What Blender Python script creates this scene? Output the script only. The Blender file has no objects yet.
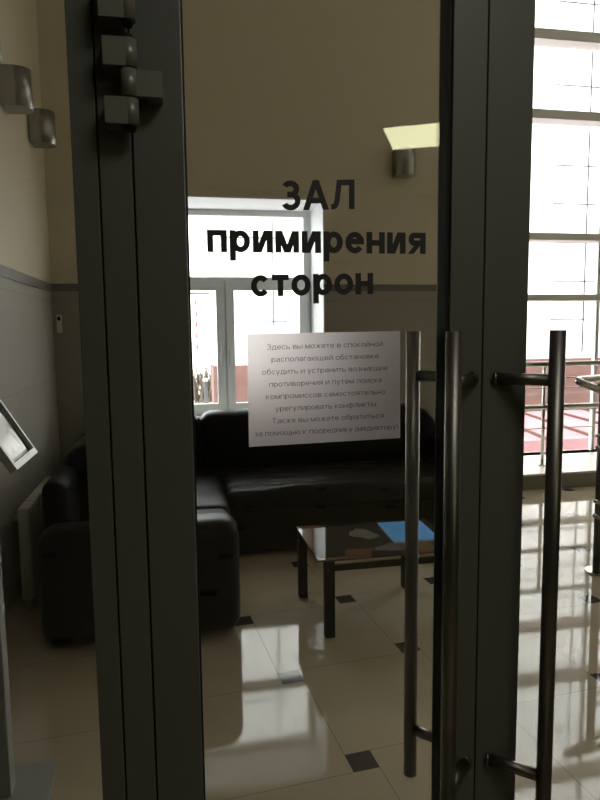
import bpy, bmesh, math, random
from mathutils import Vector, Matrix, noise
random.seed(4)
S = bpy.context.scene
C = S.collection
PI = math.pi

# ------------------------------------------------------------------ materials
def newmat(name):
    m = bpy.data.materials.new(name); m.use_nodes = True
    m.node_tree.nodes.clear()
    return m, m.node_tree.nodes, m.node_tree.links

def pbr(name, col, rough=.5, metal=0., spec=.5, bump=0., bscale=40., var=0., vscale=5., stretch=None, coat=0.):
    m, n, l = newmat(name)
    o = n.new('ShaderNodeOutputMaterial'); p = n.new('ShaderNodeBsdfPrincipled')
    l.new(p.outputs[0], o.inputs[0])
    p.inputs['Base Color'].default_value = (*col, 1); p.inputs['Roughness'].default_value = rough
    p.inputs['Metallic'].default_value = metal; p.inputs['Specular IOR Level'].default_value = spec
    p.inputs['Coat Weight'].default_value = coat
    tc = n.new('ShaderNodeTexCoord'); mp = n.new('ShaderNodeMapping'); l.new(tc.outputs['Object'], mp.inputs[0])
    if stretch: mp.inputs['Scale'].default_value = stretch
    if var:
        t = n.new('ShaderNodeTexNoise'); t.inputs['Scale'].default_value = vscale; t.inputs['Detail'].default_value = 6
        l.new(mp.outputs[0], t.inputs[0])
        r = n.new('ShaderNodeMapRange'); r.inputs[1].default_value = .3; r.inputs[2].default_value = .7
        r.inputs[3].default_value = 1-var; r.inputs[4].default_value = 1+var; l.new(t.outputs[0], r.inputs[0])
        x = n.new('ShaderNodeVectorMath'); x.operation = 'SCALE'; x.inputs[0].default_value = col
        l.new(r.outputs[0], x.inputs['Scale']); l.new(x.outputs[0], p.inputs['Base Color'])
    if bump:
        t = n.new('ShaderNodeTexNoise'); t.inputs['Scale'].default_value = bscale; t.inputs['Detail'].default_value = 5
        l.new(mp.outputs[0], t.inputs[0])
        b = n.new('ShaderNodeBump'); b.inputs['Strength'].default_value = bump; b.inputs['Distance'].default_value = .01
        l.new(t.outputs[0], b.inputs['Height']); l.new(b.outputs[0], p.inputs['Normal'])
    return m

def glass_mat(name, tint=(1, 1, 1)):
    # plate glass: clear transmission with a Fresnel reflection on each face
    m, n, l = newmat(name)
    o = n.new('ShaderNodeOutputMaterial'); mx = n.new('ShaderNodeMixShader')
    tr = n.new('ShaderNodeBsdfTransparent'); tr.inputs[0].default_value = (*tint, 1)
    gl = n.new('ShaderNodeBsdfGlossy'); gl.inputs['Roughness'].default_value = 0.0
    gl.inputs['Color'].default_value = (1, 1, 1, 1)
    ge = n.new('ShaderNodeNewGeometry'); mr = n.new('ShaderNodeMapRange')
    mr.inputs[3].default_value = 1.5; mr.inputs[4].default_value = 1/1.5
    l.new(ge.outputs['Backfacing'], mr.inputs[0])
    fr = n.new('ShaderNodeFresnel'); l.new(mr.outputs[0], fr.inputs['IOR'])
    l.new(fr.outputs[0], mx.inputs[0]); l.new(tr.outputs[0], mx.inputs[1]); l.new(gl.outputs[0], mx.inputs[2])
    l.new(mx.outputs[0], o.inputs[0])
    return m

def math_node(n, l, op, a, b=None, clamp=False):
    x = n.new('ShaderNodeMath'); x.operation = op; x.use_clamp = clamp
    for i, v in enumerate((a, b)):
        if v is None: continue
        if isinstance(v, (int, float)): x.inputs[i].default_value = v
        else: l.new(v, x.inputs[i])
    return x.outputs[0]

def floor_mat():
    # polished tiles of 0.6 m in a pinwheel with 0.094 m dark insets
    m, n, l = newmat('polished_tile')
    o = n.new('ShaderNodeOutputMaterial'); p = n.new('ShaderNodeBsdfPrincipled'); l.new(p.outputs[0], o.inputs[0])
    ge = n.new('ShaderNodeNewGeometry')
    th = math.radians(5.0); a, b = .600, .094
    # lattice v1=(−b,a), v2=(a,b) in the tile frame; tile frame rotated by th
    sub = n.new('ShaderNodeVectorMath'); sub.operation = 'SUBTRACT'; sub.inputs[1].default_value = (.597, 2.014, 0)
    l.new(ge.outputs['Position'], sub.inputs[0])
    rot = n.new('ShaderNodeVectorRotate'); rot.rotation_type = 'Z_AXIS'; rot.inputs['Angle'].default_value = -th
    l.new(sub.outputs[0], rot.inputs['Vector'])
    sep = n.new('ShaderNodeSeparateXYZ'); l.new(rot.outputs[0], sep.inputs[0])
    X, Y = sep.outputs[0], sep.outputs[1]
    L2 = a*a+b*b
    M = lambda op, p_, q_=None: math_node(n, l, op, p_, q_)
    i = M('ROUND', M('DIVIDE', M('ADD', M('MULTIPLY', X, a), M('MULTIPLY', Y, b)), L2))
    j = M('ROUND', M('DIVIDE', M('SUBTRACT', M('MULTIPLY', Y, a), M('MULTIPLY', X, b)), L2))
    u = M('SUBTRACT', X, M('SUBTRACT', M('MULTIPLY', i, a), M('MULTIPLY', j, b)))
    v = M('SUBTRACT', Y, M('ADD', M('MULTIPLY', i, b), M('MULTIPLY', j, a)))
    h = b/2; g = .0015
    dot = M('MULTIPLY', M('LESS_THAN', M('ABSOLUTE', u), h), M('LESS_THAN', M('ABSOLUTE', v), h))
    # grout arms of the pinwheel from each inset's corners
    def arm(along, across, sgn_al, off):
        c1 = M('LESS_THAN', M('ABSOLUTE', M('SUBTRACT', across, off)), g)
        c2 = M('GREATER_THAN', M('MULTIPLY', along, sgn_al), -h)
        return M('MULTIPLY', c1, c2)
    arms = None
    # right arm runs along +u at v=+h ; left arm along -u at v=-h ; up arm along +v at u=-h ; down arm along -v at u=+h
    for al, ac, s, off in ((u, v, 1, h), (u, v, -1, -h), (v, u, 1, -h), (v, u, -1, h)):
        z = arm(al, ac, s, off); arms = z if arms is None else M('MAXIMUM', arms, z)
    noi = n.new('ShaderNodeTexNoise'); noi.inputs['Scale'].default_value = 3; noi.inputs['Detail'].default_value = 8
    l.new(ge.outputs['Position'], noi.inputs[0])
    cr = n.new('ShaderNodeMixRGB'); cr.inputs[1].default_value = (.34, .285, .205, 1); cr.inputs[2].default_value = (.43, .37, .275, 1)
    l.new(noi.outputs[0], cr.inputs[0])
    m1 = n.new('ShaderNodeMixRGB'); m1.inputs[2].default_value = (.17, .155, .125, 1); l.new(arms, m1.inputs[0]); l.new(cr.outputs[0], m1.inputs[1])
    m2 = n.new('ShaderNodeMixRGB'); m2.inputs[2].default_value = (.045, .038, .042, 1); l.new(dot, m2.inputs[0]); l.new(m1.outputs[0], m2.inputs[1])
    l.new(m2.outputs[0], p.inputs['Base Color'])
    p.inputs['Roughness'].default_value = .05
    p.inputs['Specular IOR Level'].default_value = .55
    return m

def panel_mat():
    # lower wall cladding: taupe boards with faint joints
    m, n, l = newmat('wall_panel')
    o = n.new('ShaderNodeOutputMaterial'); p = n.new('ShaderNodeBsdfPrincipled'); l.new(p.outputs[0], o.inputs[0])
    ge = n.new('ShaderNodeNewGeometry'); sep = n.new('ShaderNodeSeparateXYZ'); l.new(ge.outputs['Position'], sep.inputs[0])
    M = lambda op, p_, q_=None: math_node(n, l, op, p_, q_)
    z = sep.outputs[2]
    zl = M('LESS_THAN', M('ABSOLUTE', M('SUBTRACT', M('FRACT', M('DIVIDE', M('ADD', z, .35), .6)), .5)), .003)
    up = M('GREATER_THAN', z, 1.85)
    noi = n.new('ShaderNodeTexNoise'); noi.inputs['Scale'].default_value = 60; l.new(ge.outputs['Position'], noi.inputs[0])
    lo = n.new('ShaderNodeMixRGB'); lo.inputs[1].default_value = (.30, .285, .25, 1); lo.inputs[2].default_value = (.335, .32, .28, 1)
    l.new(noi.outputs[0], lo.inputs[0])
    l1 = n.new('ShaderNodeMixRGB'); l1.inputs[2].default_value = (.22, .21, .19, 1); l.new(zl, l1.inputs[0]); l.new(lo.outputs[0], l1.inputs[1])
    uc = n.new('ShaderNodeMixRGB'); uc.inputs[1].default_value = (.58, .535, .41, 1); uc.inputs[2].default_value = (.62, .57, .44, 1)
    l.new(noi.outputs[0], uc.inputs[0])
    f = n.new('ShaderNodeMixRGB'); l.new(up, f.inputs[0]); l.new(l1.outputs[0], f.inputs[1]); l.new(uc.outputs[0], f.inputs[2])
    l.new(f.outputs[0], p.inputs['Base Color']); p.inputs['Roughness'].default_value = .6
    b = n.new('ShaderNodeBump'); b.inputs['Strength'].default_value = .15; b.inputs['Distance'].default_value = .003
    l.new(noi.outputs[0], b.inputs['Height']); l.new(b.outputs[0], p.inputs['Normal'])
    return m

def film_mat():
    # translucent matt film: blurs what is behind it and scatters a little light
    m, n, l = newmat('matt_film')
    o = n.new('ShaderNodeOutputMaterial')
    rf = n.new('ShaderNodeBsdfRefraction'); rf.inputs['Roughness'].default_value = .5; rf.inputs['IOR'].default_value = 1.3
    rf.inputs['Color'].default_value = (.9, .87, .88, 1)
    di = n.new('ShaderNodeBsdfDiffuse'); di.inputs[0].default_value = (.85, .83, .84, 1)
    tl = n.new('ShaderNodeBsdfTranslucent'); tl.inputs[0].default_value = (.95, .92, .93, 1)
    m1 = n.new('ShaderNodeMixShader'); m1.inputs[0].default_value = .5
    l.new(di.outputs[0], m1.inputs[1]); l.new(tl.outputs[0], m1.inputs[2])
    m2 = n.new('ShaderNodeMixShader'); m2.inputs[0].default_value = .72
    l.new(m1.outputs[0], m2.inputs[1]); l.new(rf.outputs[0], m2.inputs[2]); l.new(m2.outputs[0], o.inputs[0])
    return m

def table_mat():
    m, n, l = newmat('printed_glass_top')
    o = n.new('ShaderNodeOutputMaterial'); p = n.new('ShaderNodeBsdfPrincipled'); l.new(p.outputs[0], o.inputs[0])
    ge = n.new('ShaderNodeNewGeometry'); v = n.new('ShaderNodeTexVoronoi'); v.distance = 'CHEBYCHEV'; v.inputs['Scale'].default_value = 7
    mp = n.new('ShaderNodeMapping'); mp.inputs['Rotation'].default_value = (0, 0, .3); l.new(ge.outputs['Position'], mp.inputs[0]); l.new(mp.outputs[0], v.inputs['Vector'])
    sp = n.new('ShaderNodeSeparateColor'); l.new(v.outputs['Color'], sp.inputs[0])
    r = n.new('ShaderNodeValToRGB'); r.color_ramp.interpolation = 'CONSTANT'
    e = r.color_ramp.elements; e[0].color = (.010, .009, .008, 1); e[1].position = .60; e[1].color = (.11, .055, .03, 1)
    q = e.new(.74); q.color = (.012, .011, .010, 1); q = e.new(.86); q.color = (.09, .085, .075, 1); q = e.new(.93); q.color = (.010, .009, .008, 1)
    l.new(sp.outputs[0], r.inputs[0]); l.new(r.outputs[0], p.inputs['Base Color'])
    p.inputs['Roughness'].default_value = .03; p.inputs['Specular IOR Level'].default_value = .42
    return m

def facade_mat():
    m, n, l = newmat('white_panel_facade')
    o = n.new('ShaderNodeOutputMaterial'); p = n.new('ShaderNodeBsdfPrincipled'); l.new(p.outputs[0], o.inputs[0])
    p.inputs['Base Color'].default_value = (.86, .86, .86, 1); p.inputs['Roughness'].default_value = .7
    return m

def lamp_mat(col, st):
    m, n, l = newmat('lamp_glow'); o = n.new('ShaderNodeOutputMaterial'); e = n.new('ShaderNodeEmission')
    e.inputs[0].default_value = (*col, 1); e.inputs[1].default_value = st; l.new(e.outputs[0], o.inputs[0]); return m

def print_mat():
    m, n, l = newmat('stand_print'); o = n.new('ShaderNodeOutputMaterial'); p = n.new('ShaderNodeBsdfPrincipled'); l.new(p.outputs[0], o.inputs[0])
    tc = n.new('ShaderNodeTexCoord'); t = n.new('ShaderNodeTexNoise'); t.inputs['Scale'].default_value = 9; t.inputs['Detail'].default_value = 4
    l.new(tc.outputs['Object'], t.inputs[0])
    r = n.new('ShaderNodeValToRGB'); r.color_ramp.elements[0].position = .45; r.color_ramp.elements[0].color = (.42, .43, .45, 1)
    r.color_ramp.elements[1].position = .52; r.color_ramp.elements[1].color = (.82, .84, .88, 1)
    l.new(t.outputs[0], r.inputs[0]); l.new(r.outputs[0], p.inputs['Base Color']); p.inputs['Roughness'].default_value = .12
    return m

M_ = dict(
    profile=pbr('grey_coated_profile', (.13, .132, .108), .45, bump=.02, bscale=300),
    seal=pbr('black_rubber', (.008, .008, .008), .8),
    hinge=pbr('hinge_metal', (.24, .235, .19), .38, .3),
    steel=pbr('brushed_steel', (.22, .205, .18), .40, 1., stretch=(1, 1, .02), bump=.03, bscale=400),
    railsteel=pbr('polished_steel', (.55, .54, .52), .22, 1.),
    sconce=pbr('sconce_steel', (.33, .34, .31), .3, 1., stretch=(1, 1, .03), bump=.03, bscale=300),
    diff=pbr('frosted_diffuser', (.75, .75, .7), .5),
    glass=glass_mat('door_plate_glass', (.97, .98, .97)),
    wglass=glass_mat('window_glass', (.98, .99, .98)),
    floor=floor_mat(), panel=panel_mat(), film=film_mat(), ttop=table_mat(),
    band=pbr('grey_band', (.16, .16, .14), .45),
    plaster=pbr('plaster', (.52, .47, .37), .8, bump=.1, bscale=120),
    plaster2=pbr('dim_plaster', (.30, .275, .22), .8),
    ceil=pbr('ceiling_white', (.7, .68, .62), .85),
    reveal=pbr('white_reveal', (.74, .74, .76), .55),
    pvc=pbr('window_plastic', (.76, .78, .76), .35),
    alu=pbr('facade_aluminium', (.62, .63, .62), .4, .2),
    leather=pbr('black_leather', (.005, .0048, .0055), .38, bump=.25, bscale=90, spec=.12),
    leather2=pbr('black_leather_base', (.004, .0036, .0036), .55, bump=.2, bscale=120, spec=.06),
    postm=pbr('dark_steel_post', (.10, .10, .095), .35, 1.),
    blackwood=pbr('black_wood', (.009, .0075, .006), .6, spec=.2),
    blue=pbr('blue_cover', (.05, .27, .66), .45),
    paper=pbr('white_paper', (.7, .72, .75), .7),
    vinyl=pbr('black_vinyl', (.032, .032, .031), .55),
    ink=pbr('grey_ink', (.15, .15, .16), .7),
    rad=pbr('radiator_enamel', (.48, .46, .40), .4),
    standm=pbr('grey_stand', (.30, .32, .31), .45),
    standl=pbr('pale_frame', (.55, .56, .54), .35, .2),
    standd=pbr('dark_frame', (.04, .045, .045), .3),
    prnt=print_mat(),
    facade=facade_mat(), seam=pbr('dark_joint', (.02, .02, .022), .8),
    brick=pbr('red_brown_plinth', (.14, .07, .06), .8, var=.15, vscale=4),
    redroof=pbr('red_roof_metal', (.42, .19, .22), .6, var=.12, vscale=2),
    snow=pbr('snowy_ground', (.80, .80, .82), .9, var=.12, vscale=.7),
    twig=pbr('bare_bush', (.13, .10, .075), .95, var=.3, vscale=6),
    asphalt=pbr('dark_metal_pole', (.06, .06, .065), .6),
    redp=pbr('red_paint', (.6, .04, .04), .6),
    whitep=pbr('white_switch', (.72, .72, .66), .4),
    sill=pbr('pale_stone_sill', (.78, .75, .68), .25, var=.06),
    skirt=pbr('taupe_skirting', (.20, .185, .16), .35),
    lamp=lamp_mat((1.0, .98, .60), 5.4), added_lamp=lamp_mat((1.0, .98, .92), 3.6),  # reflected lamp; whiter glow for the added out-of-view fill panel
    lframe=pbr('lamp_frame', (.7, .7, .68), .5),
    dark=pbr('corridor_wall', (.13, .125, .105), .8),
)

# ------------------------------------------------------------------ mesh helpers
class MB:
    def __init__(s): s.v = []; s.f = []; s.sm = []
    def add(s, vs, fs, smooth=False):
        k = len(s.v); s.v += [tuple(v) for v in vs]
        for f in fs: s.f.append([i+k for i in f]); s.sm.append(smooth)
        return s
    def box(s, x0, x1, y0, y1, z0, z1, M=None):
        vs = [Vector((x, y, z)) for x in (x0, x1) for y in (y0, y1) for z in (z0, z1)]
        if M: vs = [M @ v for v in vs]
        return s.add(vs, [(0, 1, 3, 2), (4, 6, 7, 5), (0, 4, 5, 1), (2, 3, 7, 6), (0, 2, 6, 4), (1, 5, 7, 3)])
    def tube(s, pts, r, n=20, caps=True):
        pts = [Vector(p) for p in pts]; rings = []; up = None
        for i, p in enumerate(pts):
            t = (pts[min(i+1, len(pts)-1)]-pts[max(i-1, 0)]).normalized()
            if up is None: up = Vector((0, 0, 1)) if abs(t.z) < .9 else Vector((1, 0, 0))
            a = t.cross(up).normalized(); b = a.cross(t).normalized(); up = b
            rings.append([p+r*(math.cos(2*PI*k/n)*a+math.sin(2*PI*k/n)*b) for k in range(n)])
        vs = [v for q in rings for v in q]; fs = []
        for i in range(len(rings)-1):
            for k in range(n): fs.append((i*n+k, i*n+(k+1) % n, (i+1)*n+(k+1) % n, (i+1)*n+k))
        s.add(vs, fs, True)
        if caps:
            s.add(rings[0], [tuple(range(n))]); s.add(rings[-1], [tuple(reversed(range(n)))])
        return s
    def prism(s, poly, z0, z1, M=None):
        n = len(poly); vs = [Vector((x, y, z0)) for x, y in poly]+[Vector((x, y, z1)) for x, y in poly]
        if M: vs = [M @ v for v in vs]
        return s.add(vs, [tuple(reversed(range(n))), tuple(range(n, 2*n))]+[(i, (i+1) % n, n+(i+1) % n, n+i) for i in range(n)])
    def rbox(s, x0, x1, y0, y1, z0, z1, r=.05, bulge=(0, 0, 0), mid=10, k=5, wr=0., seed=0):
        c = Vector(((x0+x1)/2, (y0+y1)/2, (z0+z1)/2)); h = Vector(((x1-x0)/2, (y1-y0)/2, (z1-z0)/2)); r = min(r, min(h)*.98)
        ax = []
        for a in range(3):
            i = h[a]-r
            e = [-h[a]+r*(1-math.cos(PI/2*q/k))for q in range(k)]
            # angle-spaced border samples
            e = [-(i+r*math.sin(PI/2*(k-q)/k)) for q in range(k)]
            ax.append(e+[-i+2*i*q/mid for q in range(mid+1)]+[-x for x in reversed(e)])
        idx = {}
        vs = []; fs = []
        def vert(i, j, m):
            key = (i, j, m)
            if key in idx: return idx[key]
            p = Vector((ax[0][i], ax[1][j], ax[2][m]))
            q = Vector([max(-(h[a]-r), min(h[a]-r, p[a])) for a in range(3)])
            d = p-q; ins = q.copy()
            if d.length > 1e-9:
                # cube-to-sphere for the corner region
                mx = max(abs(d[0]), abs(d[1]), abs(d[2])); d = d.normalized()*r
            p = ins+d
            u = [p[a]/h[a] for a in range(3)]
            for a in range(3):
                b_, c_ = [w for w in range(3) if w != a]
                f_ = max(0, 1-u[b_]**2)*max(0, 1-u[c_]**2)
                p[a] += bulge[a]*f_*u[a]
            if wr:
                nz = noise.noise(Vector((p.x*3+seed, p.y*14, p.z*9)))+.5*noise.noise(Vector((p.x*13+seed, p.y*22, p.z*14)))
                p += d.normalized()*nz*wr if d.length > 0 else Vector((0, 0, nz*wr))
            idx[key] = len(vs); vs.append(p+c); return idx[key]
        N = [len(a) for a in ax]
        for a in range(3):
            b_, c_ = [(1, 2), (2, 0), (0, 1)][a]
            for side in (0, N[a]-1):
                for i in range(N[b_]-1):
                    for j in range(N[c_]-1):
                        q = []
                        for (di, dj) in ((0, 0), (1, 0), (1, 1), (0, 1)):
                            t = [0, 0, 0]; t[a] = side; t[b_] = i+di; t[c_] = j+dj; q.append(vert(*t))
                        if side == 0: q.reverse()
                        fs.append(tuple(q))
        return s.add(vs, fs, True)
    def build(s, name, mat, parent=None, bevel=0., seg=2):
        me = bpy.data.meshes.new(name); me.from_pydata(s.v, [], s.f); me.update()
        for p, q in zip(me.polygons, s.sm): p.use_smooth = q
        bm = bmesh.new(); bm.from_mesh(me)
        bmesh.ops.remove_doubles(bm, verts=bm.verts, dist=1e-6)
        bmesh.ops.recalc_face_normals(bm, faces=bm.faces)
        if bevel:
            es = [e for e in bm.edges if len(e.link_faces) == 2 and e.calc_face_angle(0) > .8]
            bmesh.ops.bevel(bm, geom=es, offset=bevel, segments=seg, affect='EDGES', profile=.5)
        bm.to_mesh(me); bm.free()
        o = bpy.data.objects.new(name, me); C.objects.link(o)
        me.materials.append(mat)
        if parent: put(o, parent)
        return o

def put(o, parent):
    o.parent = parent
    w = Matrix.Identity(4); q = parent
    while q: w = q.matrix_basis @ w; q = q.parent
    o.matrix_basis = w.inverted()          # the part's own mesh is written in world coordinates
def empty(name, loc=(0, 0, 0)):
    o = bpy.data.objects.new(name, None); o.empty_display_size = .1; C.objects.link(o); o.location = loc; return o
def tag(o, label=None, cat=None, group=None, kind=None):
    for k, v in (('label', label), ('category', cat), ('group', group), ('kind', kind)):
        if v: o[k] = v
    return o
def struct(o, label=None): return tag(o, label, None, None, 'structure')
def thing(name, loc, label, cat, group=None): return tag(empty(name, loc), label, cat, group)
def copy_tree(o, parent=None):
    c = o.copy(); C.objects.link(c)
    if parent: c.parent = parent
    for ch in list(o.children): copy_tree(ch, c)
    return c
def box(x0, x1, y0, y1, z0, z1): return MB().box(x0, x1, y0, y1, z0, z1)

# lettering drawn from strokes: x-height 1, capital height 1.38, w = stem width, k = bar thickness
def glyph(c, w):
    k = w*.86; P = []; h = w/2
    def V(x, y0=0, y1=1): P.append([(x, y0), (x+w, y0), (x+w, y1), (x, y1)])            # stem, x = its left edge
    def H(y, x0, x1): P.append([(x0, y), (x1, y), (x1, y+k), (x0, y+k)])                # bar, y = its lower edge
    def D(x0, y0, x1, y1, q=1.08): P.append([(x0, y0), (x0+w*q, y0), (x1+w*q, y1), (x1, y1)] if y1 > y0 else [(x1, y1), (x1+w*q, y1), (x0+w*q, y0), (x0, y0)])
    def A(x0, x1, y0, y1, a0=0, a1=360):                                                # elliptical band in a box
        cx, cy, rx, ry = (x0+x1)/2, (y0+y1)/2, (x1-x0)/2, (y1-y0)/2; n = max(4, int(abs(a1-a0)/15))
        for i in range(n):
            t = [math.radians(a0+(a1-a0)*(i+e)/n) for e in (0, 1)]
            o = [(cx+rx*math.cos(q), cy+ry*math.sin(q)) for q in t]; b = [(cx+(rx-w)*math.cos(q), cy+(ry-k)*math.sin(q)) for q in t]
            P.append([o[0], o[1], b[1], b[0]])
    W = .98
    def bowl(x, y0, y1, r):                                                             # D-shaped bowl right of a stem
        H(y0, x, r-.25); H(y1-k, x, r-.25); A(r-.5, r, y0, y1, -90, 90)
    if c == 'п': V(0); V(W-w); H(1-k, 0, W)
    elif c == 'р': V(0, -.38, 1); A(.06, 1.02, 0, 1); W = 1.02
    elif c in 'ий':
        W = 1.0; V(0); V(W-w); D(w*.35, 0, W-w*1.45, 1)
        if c == 'й': A(.22, .78, 1.08, 1.5, 200, 340)
    elif c == 'м': W = 1.22; V(0); V(W-w); D(w*.1, 1, W/2-w*.54, 0); D(W-w*1.18, 1, W/2-w*.54, 0)
    elif c in 'её':
        W = 1.0; A(0, W, 0, 1, 0, 325); H(.42, w*.5, W-.01)
        if c == 'ё': P.append([(.2, 1.15), (.2+w, 1.15), (.2+w, 1.15+w), (.2, 1.15+w)]); P.append([(.62, 1.15), (.62+w, 1.15), (.62+w, 1.15+w), (.62, 1.15+w)])
    elif c == 'н': V(0); V(W-w); H(.5-k/2, 0, W)
    elif c == 'с': W = .97; A(0, 1.0, 0, 1, 38, 322)
    elif c in 'тТ':
        t = 1 if c == 'т' else 1.38; W = .9 if c == 'т' else 1.18; V(W/2-h, 0, t); H(t-k, 0, W)
    elif c == 'о': W = 1.04; A(0, W, 0, 1)
    elif c == 'я': W = .98; V(W-w); H(1-k, .27, W); H(.38, .27, W); A(.04, .58, .38, 1, 90, 270); D(0, 0, .40, .45)
    elif c in 'Зз':
        t = 1.38 if c == 'З' else 1.0; W = 1.05 if c == 'З' else .84; m = t*.53
        A(.02, W-.06, m-k*.5, t, -75, 150); A(0, W, 0, m+k*.5, 205, 435); H(m-k/2, W*.32, W*.62)
    elif c == 'А': W = 1.42; D(0, 0, W/2-w*.54, 1.38); D(W-w*1.08, 0, W/2-w*.54, 1.38); H(.30, .25, W-.25)
    elif c == 'Л':
        W = 1.30; V(W-w, 0, 1.38); H(1.38-k, .34, W); D(.17, .3, .32, 1.38, .95); A(-.22, .17+w*.97, 0, .9, 270, 345); H(0, 0, .12)
    elif c == 'л': W = .98; V(W-w); H(1-k, .24, W); D(.12, .2, .22, 1, .95); A(-.14, .13+w*.95, 0, .6, 270, 350)
    elif c == 'д': W = 1.12; V(W-w-.12, 0, 1); H(1-k, .28, W-.12); D(.12, k*.5, .26, 1, .95); H(0, 0, W); V(0, -.22, k); V(W-w, -.22, k)
    elif c == 'ь': W = .92; V(0); bowl(w*.5, 0, .58, W)
    elif c == 'ы': W = 1.3; V(0); bowl(w*.5, 0, .58, .88); V(W-w)
    elif c == 'в': W = .95; V(0); bowl(w*.5, 0, .56, W); bowl(w*.5, .46, 1, W-.06)
    elif c == 'ж': W = 1.35; V(W/2-h); [D(a, b, W/2-h, .5) for a, b in ((0, 0), (0, 1), (W-w*1.08, 0), (W-w*1.08, 1))]
    elif c == 'к': W = .88; V(0); D(W-w*1.1, 0, w*.6, .55); D(W-w*1.2, 1, w*.6, .42)
    elif c == 'а': W = .96; V(W-w-.04, .02, .7); A(.06, W-.04, .3, 1, 0, 160); A(0, .8, 0, .6, 60, 330); H(.6-k, .35, W-.1)
    elif c == 'г': W = .7; V(0); H(1-k, 0, W)
    elif c == 'ю': W = 1.35; V(0); H(.5-k/2, 0, .5); A(.38, W, 0, 1)
    elif c in 'шщ':
        W = 1.4; V(0); V(W/2-h); V(W-w); H(0, 0, W)
        if c == 'щ': H(0, W-.1, W+.13); V(W+.13-w, -.22, k); W += .13
    elif c == 'б': A(0, 1, 0, 1); A(0, 1.1, .2, 1.38, 90, 190); H(1.38-k, .5, .9); W = 1.0
    elif c == 'у': W = .95; D(0, 1, W/2-w*.54, .02); D(W-w*1.08, 1, .2, -.38)
    elif c == 'ч': W = .92; V(W-w); V(0, .5, 1); H(.4, w*.3, W)
    elif c == 'ф': W = 1.45; V(W/2-h, -.38, 1.38); A(0, W/2+h, 0, 1); A(W/2-h, W, 0, 1)
    elif c == '.': W = w; V(0, 0, w)
    elif c == '(': W = .42; A(0, 1.0, -.4, 1.42, 115, 245)
    elif c == ')': W = .42; A(-.58, .42, -.4, 1.42, -65, 65)
    elif c == ' ': W = .38
    return P, W

def lettering(name, specs, mat, parent, w, ypl, thick):
    """specs: (string, x0, x1, baseline z left, baseline z right, x-height); on the plane y = ypl, raised by thick"""
    m = MB(); sp = .13 if w > .2 else .2
    for (s, x0, x1, za, zb, xh) in specs:
        x = 0; all_ = []
        for ch in s:
            P, W = glyph(ch, w)
            all_ += [[(x+a, b) for a, b in p] for p in P]; x += W+sp
        tot = x-sp; kx = (x1-x0)/tot
        for ip, p in enumerate(all_):
            q = [(x0+a*kx, za+(zb-za)*a/tot+b*xh) for a, b in p]; n = len(q)
            vs = [(a, ypl-thick-(ip % 60)*4e-6, b) for a, b in q]+[(a, ypl, b) for a, b in q]
            m.add(vs, [tuple(range(n)), tuple(reversed(range(n, 2*n)))]+[(i, (i+1) % n, n+(i+1) % n, n+i) for i in range(n)])
    me = bpy.data.meshes.new(name); me.from_pydata(m.v, [], m.f); me.update(); me.materials.append(mat)
    o = bpy.data.objects.new(name, me); C.objects.link(o)
    if parent: put(o, parent)
    return o

# ------------------------------------------------------------------ layout (metres; X along the door, Y through it, Z up)
XL = -.93            # left wall
YB = 5.33            # wall behind the sofa
XR = 2.75            # where the wall behind the sofa ends and the glazed hall begins
XH = 8.2             # right end of the hall
ZC = 6.6             # ceiling
YF, YK = 1.155, 1.23 # faces of the door profiles
YG = 1.180           # front of the door glass
GT = .008

# shell
struct(box(-1.6, XH+.2, -4.6, 6.5, -.12, 0).build('floor', M_['floor']))
struct(box(XL-.2, XL, YK, 6.1, 0, ZC).build('wall_left', M_['panel']))
WX0, WX1, WZ0, WZ1 = -.33, 1.26, .72, 2.585
wb = MB()
wb.box(XL, WX0, YB, 6.02, 0, ZC); wb.box(WX1, XR, YB, 6.02, 0, ZC)
wb.box(WX0, WX1, YB, 6.02, 0, WZ0); wb.box(WX0, WX1, YB, 6.02, WZ1, ZC)
struct(wb.build('wall_back', M_['panel']))
# the hall's stub wall and right wall, front wall, ceiling
struct(box(XR, XR+.2, YB, 6.3, 0, ZC).build('wall_return', M_['plaster']))
struct(box(XH, XH+.2, YK, 6.6, 0, ZC).build('wall_right', M_['panel']))
wf = MB(); wf.box(-1.6, XH, YF, YK, 2.46, ZC); wf.box(1.36, XH, YF, YK, 0, 2.46); wf.box(-1.6, -1.2, YF, YK, 0, 2.46)
struct(wf.build('wall_front', M_['plaster2']))
struct(box(XL-.2, XH+.2, YF, 6.6, ZC, ZC+.2).build('ceiling', M_['ceil']))
struct(MB().box(XL, XL+.006, YK, YB, 1.818, 1.882).build('trim_1', M_['band']))
struct(MB().box(XL+.006, WX0, YB-.006, YB, 1.828, 1.886).build('trim_2', M_['band']))
struct(MB().box(WX1, XR, YB-.006, YB, 1.828, 1.886).build('trim_3', M_['band']))
# corridor on the photographer's side
struct(box(-1.8, -1.6, -4.6, YK, 0, 3.2).build('wall_corridor_left', M_['dark']))
struct(box(4.2, 4.4, -4.6, YF, 0, 3.2).build('wall_corridor_right', M_['dark']))
struct(box(-1.6, 4.2, -4.8, -4.6, 0, 3.2).build('wall_corridor_end', M_['dark']))
struct(box(-1.6, 4.2, -4.6, YF, 3.0, 3.2).build('ceiling_corridor', M_['ceil']))
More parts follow.
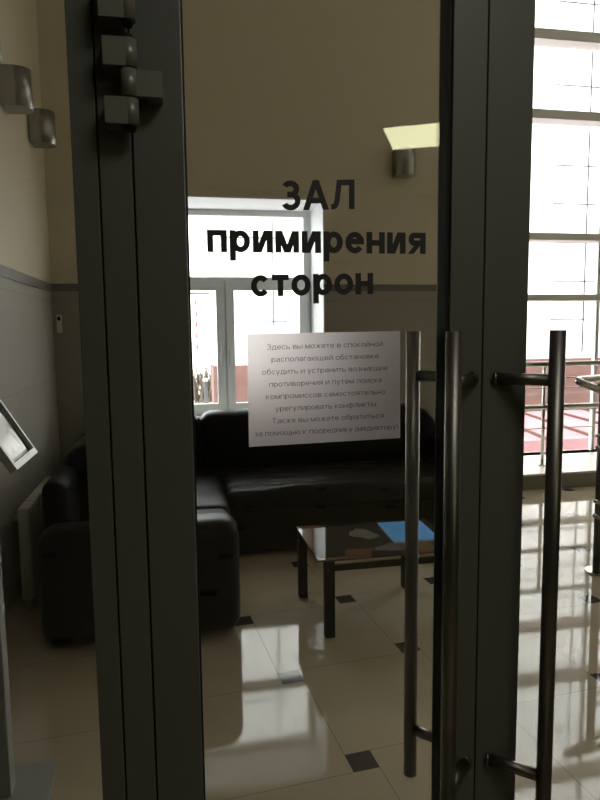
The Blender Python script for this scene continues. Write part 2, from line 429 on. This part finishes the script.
# reflected corridor ceiling lamp, then an added unseen panel lighting the door frame
for lx, ly, lb in ((1.97, -2.47, 'square yellow-white ceiling panel lamp reflected in the door glass beside the wall light'), (.75, .05, 'added white fill panel, out of view overhead, lighting the door frame')):
  lp = thing('ceiling_light', (lx, ly, 3.0), lb, 'ceiling light')
  R = Matrix.Translation((lx, ly, 0)) @ Matrix.Rotation(math.radians(26.5), 4, 'Z')
  MB().box(-.305, .305, -.305, .305, 2.982, 2.992, R).build('diffuser', M_['lamp'] if lx > 1 else M_['added_lamp'], lp)
  fr = MB()
  for a in ((-.33, -.305, -.33, .33), (.305, .33, -.33, .33), (-.305, .305, -.33, -.305), (-.305, .305, .305, .33)): fr.box(*a, 2.978, 3.0, R)
  fr.build('lamp_frame', M_['lframe'], lp)

# ------------------------------------------------------------------ window behind the sofa
w = struct(empty('window_1', (.46, 5.9, WZ0)), 'white plastic window of three panes in a deep white reveal behind the sofa')
FY0, FY1 = 5.84, 5.91
rv = MB()
rv.box(WX0, WX1, YB-.002, 5.99, WZ1-.012, WZ1); rv.box(WX1-.012, WX1, YB-.002, 5.99, WZ0+.025, WZ1-.012); rv.box(WX0, WX0+.012, YB-.002, 5.99, WZ0+.025, WZ1-.012)
rv.build('reveal', M_['reveal'], w)
MB().box(WX0, WX1, YB-.04, 5.99, WZ0, WZ0+.025).build('window_sill', M_['reveal'], w, .006)
a0, a1, b0, b1 = WX0+.012, WX1-.012, WZ0+.025, WZ1-.012
mc = .457
f = MB(); f.box(a0, a1, FY0, FY1, b1-.05, b1); f.box(a0, a0+.06, FY0, FY1, b0, b1-.05); f.box(a1-.065, a1, FY0, FY1, b0, b1-.05)
f.box(a0+.05, a1-.05, FY0, FY1, b0, b0+.05); f.box(a0+.05, a1-.05, FY0, FY1, 1.94, 1.985); f.box(mc-.02, mc+.02, FY0, FY1, b0+.05, 1.94)
f.build('window_frame', M_['pvc'], w)
def sash(x0, x1):
    q = MB(); t = .074; z0, z1 = b0+.03, 1.95
    q.box(x0, x1, FY0-.02, FY0+.03, z1-t-.01, z1); q.box(x0, x1, FY0-.02, FY0+.03, z0, z0+t)
    q.box(x0, x0+t, FY0-.02, FY0+.03, z0+t, z1-t-.01); q.box(x1-t, x1, FY0-.02, FY0+.03, z0+t, z1-t-.01)
    so = q.build('sash', M_['pvc'], w)
    MB().box(x0+t-.005, x1-t+.005, FY0+.0, FY0+.006, z0+t-.005, z1-t-.005).build('pane', M_['wglass'], so)
    return so
sl = sash(a0+.035, mc-.006); sr = sash(mc+.006, a1-.035)
MB().box(a0+.045, a1-.045, FY0+.03, FY0+.036, 1.98, b1-.05).build('pane', M_['wglass'], w)
for so, hx in ((sl, mc-.035), (sr, mc+.035)):
    h = MB().box(hx-.014, hx+.014, FY0-.032, FY0-.02, 1.28, 1.36); h.box(hx-.009, hx+.009, FY0-.06, FY0-.032, 1.31, 1.33); h.box(hx-.011, hx+.011, FY0-.07, FY0-.052, 1.19, 1.34)
    h.build('window_handle', M_['reveal'], so, .003)

# ------------------------------------------------------------------ glazed wall of the hall
cw = struct(empty('window_2', (4.5, 6.24, .14)), 'tall glazed wall with grey transoms beyond the stone plinth')
GX0 = XR+.2
f = MB()
for zc, hh in ((5.35, .05), (4.41, .05), (3.645, .045), (2.436, .036), (1.813, .032)): f.box(GX0, XH, 6.12, 6.30, zc-hh, zc+hh)
f.box(GX0, XH, 6.2, 6.30, .61, .665); f.box(GX0, XH, 6.14, 6.30, .10, .145)
f.box(GX0, XH, 6.14, 6.30, 6.4, ZC)
f.build('transom', M_['alu'], cw)
f = MB()
for xm in (GX0+.03, 4.495, 6.0, 7.5): f.box(xm-.020, xm+.020, 6.22, 6.27, .1, ZC)
f.build('mullion', M_['alu'], cw)
MB().box(GX0, XH, 6.235, 6.243, .12, ZC).build('pane', M_['wglass'], cw)
pl = struct(MB().box(GX0, XH, 5.33, 6.32, .018, .145).build('trim_5', M_['sill'], None, .004), 'pale stone plinth under the glazed wall')
struct(MB().box(GX0, XH, 5.315, 5.33, 0, .13).build('baseboard_back', M_['skirt']))

# railing standing on the plinth
rl = thing('window_railing', (3.55, 5.67, .145), 'low steel railing on the stone plinth along the glazed wall', 'railing')
for xp in (3.54, 5.1, 6.7):
    p = MB().tube([(xp, 5.67, .145), (xp, 5.67, 1.12)], .018); p.tube([(xp, 5.67, .145), (xp, 5.67, .155)], .04)
    p.build('post', M_['railsteel'], rl)
for z, r in ((1.148, .026), (.726, .024)): MB().tube([(GX0, 5.67, z), (XH, 5.67, z)], r).build('handrail' if r > .025 else 'middle_rail', M_['railsteel'], rl)
for z in (1.012, .913, .517): MB().tube([(GX0, 5.67-.02, z), (XH, 5.65, z)], .006, 8).build('thin_rail', M_['railsteel'], rl)

# stair railing at the right edge
st = thing('stair_railing', (2.51, 3.39, 0), 'steel stair railing with round post at the right edge of the hall', 'railing')
st_end = Vector((2.315, 3.39, 1.19))
dirR = Vector((.8, -.3, -.35)); dirB = Vector((.93, .37, 0))
def bend(a, c, b, n=8):
    return [a.lerp(c, t).lerp(c.lerp(b, t), t) for t in [i/n for i in range(n+1)]]
q0 = st_end+dirB*2.2; q1 = st_end+dirR*.95
path = [q0]+bend(st_end+dirB*.07, st_end-Vector((.01, 0, 0)), st_end+dirR*.07)+[q1]
MB().tube(path, .022).build('handrail', M_['railsteel'], st)
MB().tube([(2.51, 3.39, 0), (2.51, 3.39, 1.12)], .026).build('post', M_['postm'], st)
MB().tube([(2.51, 3.39, 0), (2.51, 3.39, .012)], .07, 28).build('base_flange', M_['railsteel'], st)
MB().tube([(2.51, 3.39, 1.1), (2.48, 3.34, 1.135), (2.44, 3.343, 1.17)], .009, 10).build('bracket', M_['railsteel'], st)
for z in (.86, .79, .46, .37):
    p0 = Vector((2.45, 3.36, z)); MB().tube([p0, p0+dirR*.9], .011, 12).build('thin_rail', M_['railsteel'], st)
pe = Vector((2.51, 3.39, 0))+dirR*.8
MB().tube([(pe.x, pe.y, 0), (pe.x, pe.y, .87)], .026).build('post', M_['railsteel'], st)

# ------------------------------------------------------------------ door and partition
ZT = 2.44
part = struct(empty('window_3', (-.6, 1.19, 0)), 'glazed side panel in a dark grey frame left of the door')
MB().box(-.158, -.1168, YF, YK, 0, ZT).build('window_frame', M_['profile'], part, .0015)
f = MB(); f.box(XL-.25, -.158, YF, YK, ZT-.06, ZT); f.box(XL-.25, -.158, YF, YK, 0, .08); f.box(XL-.26, XL-.18, YF, YK, .08, ZT-.06); f.build('rail', M_['profile'], part, .0015)
MB().box(-1.14, -.15, YG, YG+GT, .07, ZT-.05).build('pane', M_['glass'], part)
df = struct(empty('trim_4', (-.09, 1.19, 0)), 'dark grey metal door frame')
MB().box(-.1138, -.0608, YF, YK, 0, ZT).build('jamb', M_['profile'], df, .0015)
MB().box(-.117, -.1135, YF+.02, YK-.01, 0, ZT).build('seal', M_['seal'], df)
MB().box(-.0608, -.0578, YF+.02, YK-.01, 0, ZT).build('seal', M_['seal'], df)
MB().box(-.12, 1.4, YF, YK, ZT, 2.52).build('door_head', M_['profile'], df, .0015)
MB().box(1.275, 1.37, YF, YK, 0, ZT).build('jamb', M_['profile'], df, .0015)

def leaf(name, x0, x1, s0, s1, label):
    d = struct(empty(name, (x0, 1.19, .01)), label)
    MB().box(x0, x0+s0, YF, YK-.008, .01, ZT-.006).build('stile', M_['profile'], d, .0018)
    MB().box(x1-s1, x1, YF, YK-.008, .01, ZT-.006).build('stile', M_['profile'], d, .0018)
    MB().box(x0+s0, x1-s1, YF, YK-.008, .01, .12).build('bottom_rail', M_['profile'], d)
    MB().box(x0+s0, x1-s1, YF, YK-.008, ZT-.1, ZT-.006).build('top_rail', M_['profile'], d)
    MB().box(x0+s0-.006, x1-s1+.006, YG, YG+GT, .11, ZT-.09).build('glass_pane', M_['glass'], d)
    g = MB(); g.box(x0+s0, x0+s0+.004, YG-.012, YG+GT+.012, .12, ZT-.1); g.box(x1-s1-.007, x1-s1, YG-.018, YG+GT+.012, .12, ZT-.1)
    g.build('glazing_seal', M_['seal'], d)
    return d
XM = .5872
d1 = leaf('door_1', -.0578, XM-.0012, .085, .0675, 'left glass door leaf in a dark grey frame, carrying the black lettering')
d2 = leaf('door_2', XM+.0012, 1.272, .0925, .09, 'right glass door leaf in a dark grey frame')
MB().box(XM-.0012, XM+.0012, YF+.012, YK-.02, .01, ZT-.01).build('meeting_seal', M_['seal'], d1)

def pull(d, bx, by, mx, my, z0=.492, z1=1.4955, zs=(1.402, .602)):
    h = MB().tube([(bx, by, z0), (bx, by, z1)], .0148, 32).build('pull_handle', M_['steel'], d)
    for z in zs:
        n = (Vector((bx, by, z))-Vector((mx, my, z))).normalized()
        s = MB().tube([Vector((bx, by, z))-n*.0135, (mx, my, z)], .0118, 20)
        s.tube([(mx, my, z), (mx+n.x*.006, my+n.y*.006, z)], .015, 24)
        so = s.build('handle_post', M_['steel'], h)
    return h
pull(d1, .4945, 1.083, .566, YF+.003)          # corridor side
pull(d1, .4965, 1.290, .560, YK-.010)          # room side
pull(d2, .7010, 1.083, .6155, YF+.003)
pull(d2, .6880, 1.290, .6300, YK-.010)
# surface hinges
for zt in (1.971, .35):
    hg = MB()
    hg.tube([(-.0585, 1.126, zt-.134), (-.0585, 1.126, zt-.092)], .0135, 24); hg.tube([(-.0585, 1.126, zt-.044), (-.0585, 1.126, zt)], .0135, 24)
    hg.box(-.098, -.0585, 1.113, 1.128, zt-.134, zt-.092); hg.box(-.098, -.0585, 1.113, 1.128, zt-.044, zt)
    hg.box(-.098, -.074, 1.124, YF, zt-.134, zt-.092); hg.box(-.098, -.074, 1.124, YF, zt-.044, zt)
    h = hg.build('hinge', M_['hinge'], d1)
    k = MB().tube([(-.0585, 1.126, zt-.0895), (-.0585, 1.126, zt-.0465)], .0138, 24)
    k.box(-.0585, -.006, 1.118, 1.131, zt-.0885, zt-.0475); k.box(-.030, -.006, 1.128, YF, zt-.0885, zt-.0475)
    k.build('hinge_leaf', M_['hinge'], h)
    MB().tube([(-.0585, 1.126, zt-.142), (-.0585, 1.126, zt+.008)], .008, 16).build('hinge_pin', M_['seal'], h)
for zt in (2.06,):
    hg = MB().tube([(-.0585, 1.126, zt-.06), (-.0585, 1.126, zt+.0)], .0135, 24); hg.box(-.102, -.0585, 1.113, 1.128, zt-.06, zt); hg.box(-.102, -.074, 1.124, YF, zt-.06, zt)
    h = hg.build('hinge', M_['hinge'], d1)
    MB().tube([(-.0585, 1.126, zt-.068), (-.0585, 1.126, zt+.008)], .008, 16).build('hinge_pin', M_['seal'], h)

big = [('ЗАЛ', .1985, .3368, 1.7175, 1.7238, .0385),
       ('примирения', .0630, .4775, 1.6418, 1.6432, .0395),
       ('сторон', .1405, .3729, 1.5622, 1.5675, .0395)]
for s_ in big:
    o = lettering('lettering', [s_], M_['vinyl'], d1, .305, YG-.0002, .0005)

nt = thing('notice', (.28, YG, 1.39), 'translucent white sheet with grey printed text taped to the door glass', 'notice')
poly = [(.1309, 1.2845), (.4283, 1.2885), (.4272, 1.4970), (.1315, 1.4950)]
nm = MB(); k = [(x, YG-.0012, z) for x, z in poly]+[(x, YG-.0008, z) for x, z in poly]
nm.add(k, [(0, 1, 2, 3), (7, 6, 5, 4), (0, 4, 5, 1), (1, 5, 6, 2), (2, 6, 7, 3), (3, 7, 4, 0)])
nm.build('sheet', M_['film'], nt)
rows = ['Здесь вы можете в спокойной', 'располагающей обстановке', 'обсудить и устранить возникшие', 'противоречия и путём поиска',
        'компромиссов самостоятельно', 'урегулировать конфликты.', 'Также вы можете обратиться', 'за помощью к посреднику (медиатору)']
ext = [(.168, .392), (.176, .384), (.158, .402), (.171, .390), (.165, .397), (.182, .381), (.175, .394), (.142, .424)]
sp = []
for i, (r_, (xa, xb)) in enumerate(zip(rows, ext)):
    zb = 1.4665-.0231*i
    sp.append((r_, xa, xb, zb-.001, zb+.002, .0072))
lettering('printed_text', sp, M_['ink'], nt, .15, YG-.0013, .0002)

# ------------------------------------------------------------------ corner sofa
sf = thing('corner_sofa', (.4, 4.2, 0), 'black leather corner sofa with rounded arms under the window', 'sofa')
L_, L2_ = M_['leather'], M_['leather2']
MB().rbox(-.55, 2.02, 4.12, 5.16, .025, .33, .03).build('base', L2_, sf)
MB().rbox(-.55, .24, 3.24, 4.2, .025, .33, .03).build('base', L2_, sf)
# seats
for x0, x1, sd in ((.31, 1.985, 1),):
    MB().rbox(x0, x1, 4.13, 4.92, .29, .45, .065, (0, .0, .02), mid=60, wr=.008, seed=sd).build('seat_cushion', L_, sf)
MB().rbox(-.38, .305, 3.80, 4.92, .29, .45, .06, (0, 0, .02), mid=16, wr=.004, seed=3).build('seat_cushion', L_, sf)
MB().rbox(-.38, .29, 3.235, 3.795, .29, .45, .06, (0, 0, .02), mid=16, wr=.004, seed=4).build('seat_cushion', L_, sf)
# backs
for x0, x1, sd in ((-.42, .165, 6), (.17, 1.93, 7)):
    MB().rbox(x0, x1, 4.84, 5.12, .40, .885, .10, (0, .03, .012), mid=16, wr=.004, seed=sd).build('back_cushion', L_, sf)
for y0, y1, sd in ((3.60, 4.22, 9), (4.225, 4.86, 10)):
    MB().rbox(-.62, -.34, y0, y1, .40, .875, .10, (.03, 0, .012), mid=16, wr=.004, seed=sd).build('back_cushion', L_, sf)
MB().rbox(-.60, 2.02, 5.05, 5.19, .05, .82, .05).build('back_frame', L2_, sf)
MB().rbox(-.66, -.54, 3.20, 5.12, .03, .78, .05).build('back_frame', L2_, sf)
# arms
MB().rbox(-.66, .284, 3.0, 3.25, .02, .59, .085, (.0, .012, .0), mid=12, wr=.002).build('armrest', L_, sf)
def arm(x0, x1):
    # profile in YZ: low rounded front, rising to the back
    pr = [(4.10, .05), (4.09, .50), (4.12, .585), (4.20, .62), (4.5, .64), (4.75, .645), (5.17, .64), (5.19, .05)]
    m = MB(); n = len(pr)
    vs = [(x0, y, z) for y, z in pr]+[(x1, y, z) for y, z in pr]
    m.add(vs, [tuple(range(n)), tuple(reversed(range(n, 2*n)))]+[(i, n+i, n+(i+1) % n, (i+1) % n) for i in range(n)], True)
    return m
arm(1.985, 2.20).build('armrest', L_, sf, .035, 4)
m = MB(); pr = [(1.88, .40), (1.88, .885), (1.95, .875), (2.01, .84), (2.06, .78), (2.10, .70), (2.13, .62), (2.14, .50), (2.14, .40)]; n = len(pr)
m.add([(x, 4.86, z) for x, z in pr]+[(x, 5.17, z) for x, z in pr], [tuple(range(n)), tuple(reversed(range(n, 2*n)))]+[(i, (i+1) % n, n+(i+1) % n, n+i) for i in range(n)], True)
m.build('back_wing', L_, sf, .03, 4)
for x, y in ((-.58, 3.3), (.2, 3.3), (1.95, 4.25), (1.95, 5.1), (-.58, 5.08), (.9, 4.25)):
    MB().box(x-.03, x+.03, y-.03, y+.03, 0, .06).build('foot', M_['blackwood'], sf)

# ------------------------------------------------------------------ coffee table
tb = thing('coffee_table', (1.0, 3.16, 0), 'low black coffee table with printed glossy top in front of the sofa', 'table')
TZ = .402
MB().box(.64, 1.40, 2.90, 3.455, TZ-.010, TZ).build('tabletop', M_['ttop'], tb)
for x, y in ((.705, 2.935), (.67, 3.43), (1.285, 3.43), (1.285, 2.935)):
    MB().box(x-.024, x+.024, y-.024, y+.024, 0, TZ-.010).build('leg', M_['blackwood'], tb, .003)
MB().box(.729, 1.261, 2.925, 2.945, TZ-.070, TZ-.042).build('apron', M_['blackwood'], tb); MB().box(.694, 1.261, 3.42, 3.44, TZ-.070, TZ-.042).build('apron', M_['blackwood'], tb)

bk = thing('booklet', (1.2, 3.18, TZ), 'blue-covered booklet lying on the coffee table', 'booklet')
R = Matrix.Translation((1.21, 3.21, TZ)) @ Matrix.Rotation(math.radians(-3), 4, 'Z')
MB().box(-.12, .125, -.165, .165, .0005, .009, R).build('pages', M_['paper'], bk)
MB().box(-.123, .128, -.163, .168, .009, .0105, R).build('cover', M_['blue'], bk)

# ------------------------------------------------------------------ wall lights
def make_sconce(label):
    t = thing('wall_light', (0, 0, 0), label, 'wall light', 'steel wall lights in the sofa room')
    n = 18; hw, dp, H = .080, .080, .22
    pl_ = [(-hw, 0)]+[(-hw, -dp*.9)]
    pl_ = [(-hw, 0)]+[(-hw*math.cos(PI*k/n), -dp-hw*math.sin(PI*k/n)) for k in range(n+1)]+[(hw, 0)]
    inner = [(x*.93, -.004 if i in (0, len(pl_)-1) else y*.95) for i, (x, y) in enumerate(pl_)]
    m = MB(); k = len(pl_)
    vs = [(x, y, z) for z in (0, H) for x, y in pl_]+[(x, y, H) for x, y in inner]+[(x, y, H-.03) for x, y in inner]
    fs = [tuple(range(k))]
    for i in range(k):
        j = (i+1) % k
        fs += [(i, j, k+j, k+i), (k+i, k+j, 2*k+j, 2*k+i), (2*k+i, 2*k+j, 3*k+j, 3*k+i)]
    m.add(vs, fs, False)
    b = m.build('shade', M_['sconce'], t)
    for p in b.data.polygons: p.use_smooth = abs(p.normal.z) < .3 and p.normal.y < -.05
    MB().prism([(x*.99, y*.99) for x, y in inner], H-.035, H-.02).build('diffuser', M_['diff'], t)
    MB().box(-.06, .06, -.002, .006, .03, .19).build('back_plate', M_['sconce'], t)
    return t
s0 = make_sconce('steel wall light on the wall behind the sofa, right of the window')
s0.location = (1.935, YB-.006, 2.775); s0['group'] = None; del s0['group']
labs = ['steel wall light on the left wall, nearest the corner', 'larger-looking steel wall light on the left wall, middle one of three', 'steel wall light cut by the left edge of the photo']
for (y, z), lb in zip(((4.86, 2.80), (4.12, 2.795), (3.40, 2.79)), labs):
    c = copy_tree(s0); c.location = (XL+.006, y, z); c.rotation_euler = (0, 0, PI/2); c['label'] = lb; c['group'] = 'steel wall lights on the left wall'

# thermostat in the corner
th = thing('wall_switch', (-.87, YB, 1.5), 'small white wall switch beside the left corner of the room', 'switch')
MB().box(-.90, -.862, YB-.016, YB, 1.505, 1.645).build('plate', M_['whitep'], th, .003)
MB().box(-.893, -.869, YB-.020, YB-.016, 1.60, 1.63).build('rocker', M_['seal'], th)

# radiator on the left wall
ra = thing('radiator', (XL+.10, 3.98, 0), 'cream ribbed radiator on the left wall beside the sofa', 'radiator')
RY0, RY1, RZ0, RZ1 = 3.58, 3.58+.08*10, .05, .57
for i in range(10):
    y = RY0+.08*i
    MB().rbox(XL+.070, XL+.135, y, y+.072, RZ0, RZ1, .016, mid=3, k=3).build('section', M_['rad'], ra)
f = MB().tube([(XL+.10, RY0+.02, RZ0+.05), (XL+.10, RY1-.02, RZ0+.05)], .018, 12); f.tube([(XL+.10, RY0+.02, RZ1-.05), (XL+.10, RY1-.02, RZ1-.05)], .018, 12)
for y in (RY0+.2, RY1-.2): f.box(XL+.004, XL+.08, y-.01, y+.01, RZ1-.12, RZ1-.09)
f.build('pipe', M_['rad'], ra)
for y in (RY0+.036, RY1-.044): MB().tube([(XL+.10, y, 0), (XL+.10, y, .075)], .016, 12).build('foot', M_['rad'], ra)

# ------------------------------------------------------------------ information stand
sd = thing('information_stand', (-.63, 2.06, 0), 'grey floor stand with a tilted framed display at the left edge', 'stand')
MB().box(-.85, -.447, 1.84, 2.24, 0, .008).build('base_plate', M_['standm'], sd, .002)
MB().box(-.635, -.565, 2.07, 2.13, .008, 1.20).build('post', M_['standm'], sd, .003)
e1 = Vector((-.51, 0, .86)).normalized(); e2 = Vector((.03, -1, -.10)).normalized(); nn = e2.cross(e1).normalized()
if nn.x < 0: nn = -nn
e2 = (e2-e2.dot(e1)*e1).normalized(); nn = e1.cross(e2).normalized()
if nn.x < 0: nn = -nn
S0 = Vector((-.441, 2.15, 1.122))
MT = Matrix(((e1.x, e2.x, nn.x, S0.x), (e1.y, e2.y, nn.y, S0.y), (e1.z, e2.z, nn.z, S0.z), (0, 0, 0, 1)))
LL, SS = .40, .255
f = MB()
for a in ((0, .02, 0, SS), (LL-.02, LL, 0, SS), (.02, LL-.02, 0, .012), (.02, LL-.02, SS-.02, SS)): f.box(a[0], a[1], a[2], a[3], -.022, .0, MT)
f.build('display_frame', M_['standl'], sd)
MB().box(.02, LL-.02, .012, SS-.02, -.018, -.012, MT).build('display_backing', M_['standd'], sd)
MB().box(.03, LL-.03, .045, SS-.028, -.012, -.009, MT).build('print', M_['prnt'], sd)
MB().box(.12, .22, .09, .16, -.06, -.022, MT).build('bracket', M_['standm'], sd)

# ------------------------------------------------------------------ outside
gr = struct(MB().box(-60, 60, 6.6, 120, -.9, -.6).build('ground', M_['snow']))
fb = thing('neighbouring_building', (7, 14, -.6), 'white panelled building with a red-brown base across the yard', 'building')
FXL = .84
MB().box(FXL, 24, 14, 14.9, .76, 11).build('wall', M_['facade'], fb)
MB().box(FXL-.03, 24, 13.96, 14.9, -.6, .76).build('plinth', M_['brick'], fb)
f = MB()
for z in (1.70, 2.60, 3.50, 4.40, 5.27, 7.06, 8.87):
    MB().box(1.0, 2.45, 13.975, 14.0, z-.008, z+.008).build('panel_joint', M_['seam'], fb); MB().box(8.83, 10.0, 13.975, 14.0, z-.008, z+.008).build('panel_joint', M_['seam'], fb)
for x in (2.153, 9.717): MB().box(x-.008, x+.008, 13.975, 14.0, .9, 10).build('panel_joint', M_['seam'], fb)
MB().box(FXL-.2, 24, 13.9, 15, 11, 11.3).build('roof', M_['alu'], fb)
# low red roof in front of it
rf = thing('low_roof', (8, 10, -.6), 'low pink-red metal roof with standing seams below the glazed wall', 'roof')
m = MB(); m.add([(4.2, 8.0, -.06), (16, 8.0, -.06), (16, 13.2, -.32), (4.2, 13.2, -.32), (4.2, 8.0, -.6), (16, 8.0, -.6), (16, 13.2, -.6), (4.2, 13.2, -.6)],
      [(0, 1, 2, 3), (7, 6, 5, 4), (0, 4, 5, 1), (1, 5, 6, 2), (2, 6, 7, 3), (3, 7, 4, 0)]); m.build('sheeting', M_['redroof'], rf)
m = MB()
for i in range(16):
    x = 4.4+1.5*i*.5; u = max(4.2, x-1.6); m.add([(u-.02, 8.0, -.06), (u+.02, 8.0, -.06), (u+.02, 8.0, -.02), (u-.02, 8.0, -.02), (x-.02, 13.2, -.32), (x+.02, 13.2, -.32), (x+.02, 13.2, -.28), (x-.02, 13.2, -.28)],
      [(0, 1, 2, 3), (7, 6, 5, 4), (0, 4, 5, 1), (1, 5, 6, 2), (2, 6, 7, 3), (3, 7, 4, 0)])
m.build('standing_seam', M_['brick'], rf)
# hedge, lamp post and crane seen past the corner
bs = MB()
for i in range(700):
    c = Vector((random.uniform(-3.2, 2.4), random.uniform(19, 20.5), -.6)); hgt = random.uniform(.6, 1.35)
    d = Vector((random.uniform(-.3, .3), random.uniform(-.2, .2), 1))*hgt
    a = random.uniform(0, PI); s = Vector((math.cos(a), math.sin(a), 0))*.03
    bs.add([c-s, c+s, c+d*.6+s*.8, c+d, c+d*.6-s*.8], [(0, 1, 2, 3, 4)])
hd = bs.build('hedge', M_['twig']); tag(hd, 'brown leafless hedge seen through the window beyond the building corner', 'hedge', None, 'stuff')
pb = thing('bollard_post', (.44, 11, -.6), 'dark thin post standing in the snow outside the window', 'post')
m = MB().tube([(.5, 11, -.6), (.5, 11, .66)], .03, 12); m.build('pole', M_['asphalt'], pb)
MB().rbox(.455, .545, 10.955, 11.045, .66, .71, .02, mid=2, k=3).build('cap', M_['whitep'], pb)
cr = thing('tower_crane', (2.05, 60, -.6), 'distant red and white mast beyond the window', 'mast')
for i in range(5):
    MB().box(1.95, 2.15, 59.9, 60.1, .4+i, .9+i).build('white_section', M_['whitep'], cr); MB().box(1.95, 2.15, 59.9, 60.1, -.1+i, .4+i).build('red_section', M_['redp'], cr)
MB().box(1.3, 3.3, 59.85, 60.15, 4.9, 5.1).build('jib', M_['redp'], cr)
MB().box(1.8, 2.3, 59.7, 60.3, -.6, -.1).build('base', M_['whitep'], cr)

# ------------------------------------------------------------------ light
W = bpy.data.worlds.new('overcast'); S.world = W; W.use_nodes = True
bg = W.node_tree.nodes['Background']; bg.inputs[0].default_value = (.975, .98, .965, 1); bg.inputs[1].default_value = 4.0
def portal(name, loc, sx, sy, yaw=0):
    l = bpy.data.lights.new(name, 'AREA'); l.shape = 'RECTANGLE'; l.size = sx; l.size_y = sy; l.cycles.is_portal = True
    o = bpy.data.objects.new(name, l); C.objects.link(o); o.location = loc; o.rotation_euler = (-PI/2, 0, 0)
portal('daylight_portal', (.465, 6.03, 1.65), 1.6, 1.9)
portal('daylight_portal', (5.6, 6.36, 3.35), 5.3, 6.5)

# ------------------------------------------------------------------ camera
cam = bpy.data.cameras.new('camera'); co = bpy.data.objects.new('camera', cam); C.objects.link(co)
cam.sensor_fit = 'VERTICAL'; cam.sensor_height = 24; cam.lens = 19.2; cam.clip_start = .02; cam.clip_end = 400
nad = Vector((69, 5903, 640)).normalized()        # straight down in camera axes (x right, y down, z forward)
up = -nad; fw = Vector((0, 0, 1)); fw = (fw-fw.dot(up)*up).normalized(); rt = fw.cross(up)
if rt.x < 0: rt = -rt
ps = math.radians(11.0)
Yv = math.cos(ps)*fw-math.sin(ps)*rt; Xv = math.cos(ps)*rt+math.sin(ps)*fw
def tow(d): d = Vector(d); return Vector((d.dot(Xv), d.dot(Yv), d.dot(up)))
r_, d_, f_ = tow((1, 0, 0)), tow((0, 1, 0)), tow((0, 0, 1))
co.matrix_world = Matrix(((r_.x, -d_.x, -f_.x, 0), (r_.y, -d_.y, -f_.y, 0), (r_.z, -d_.z, -f_.z, 1.5), (0, 0, 0, 1)))
S.camera = co
S.view_settings.view_transform = 'Standard'; S.view_settings.look = 'None'; S.view_settings.gamma = 1
S.view_settings.use_curve_mapping = False; S.view_settings.exposure = 0.8
S.cycles.use_denoising = True
S.cycles.max_bounces = 12; S.cycles.diffuse_bounces = 6; S.cycles.glossy_bounces = 6; S.cycles.transparent_max_bounces = 24
S.cycles.caustics_reflective = False; S.cycles.sample_clamp_indirect = 6
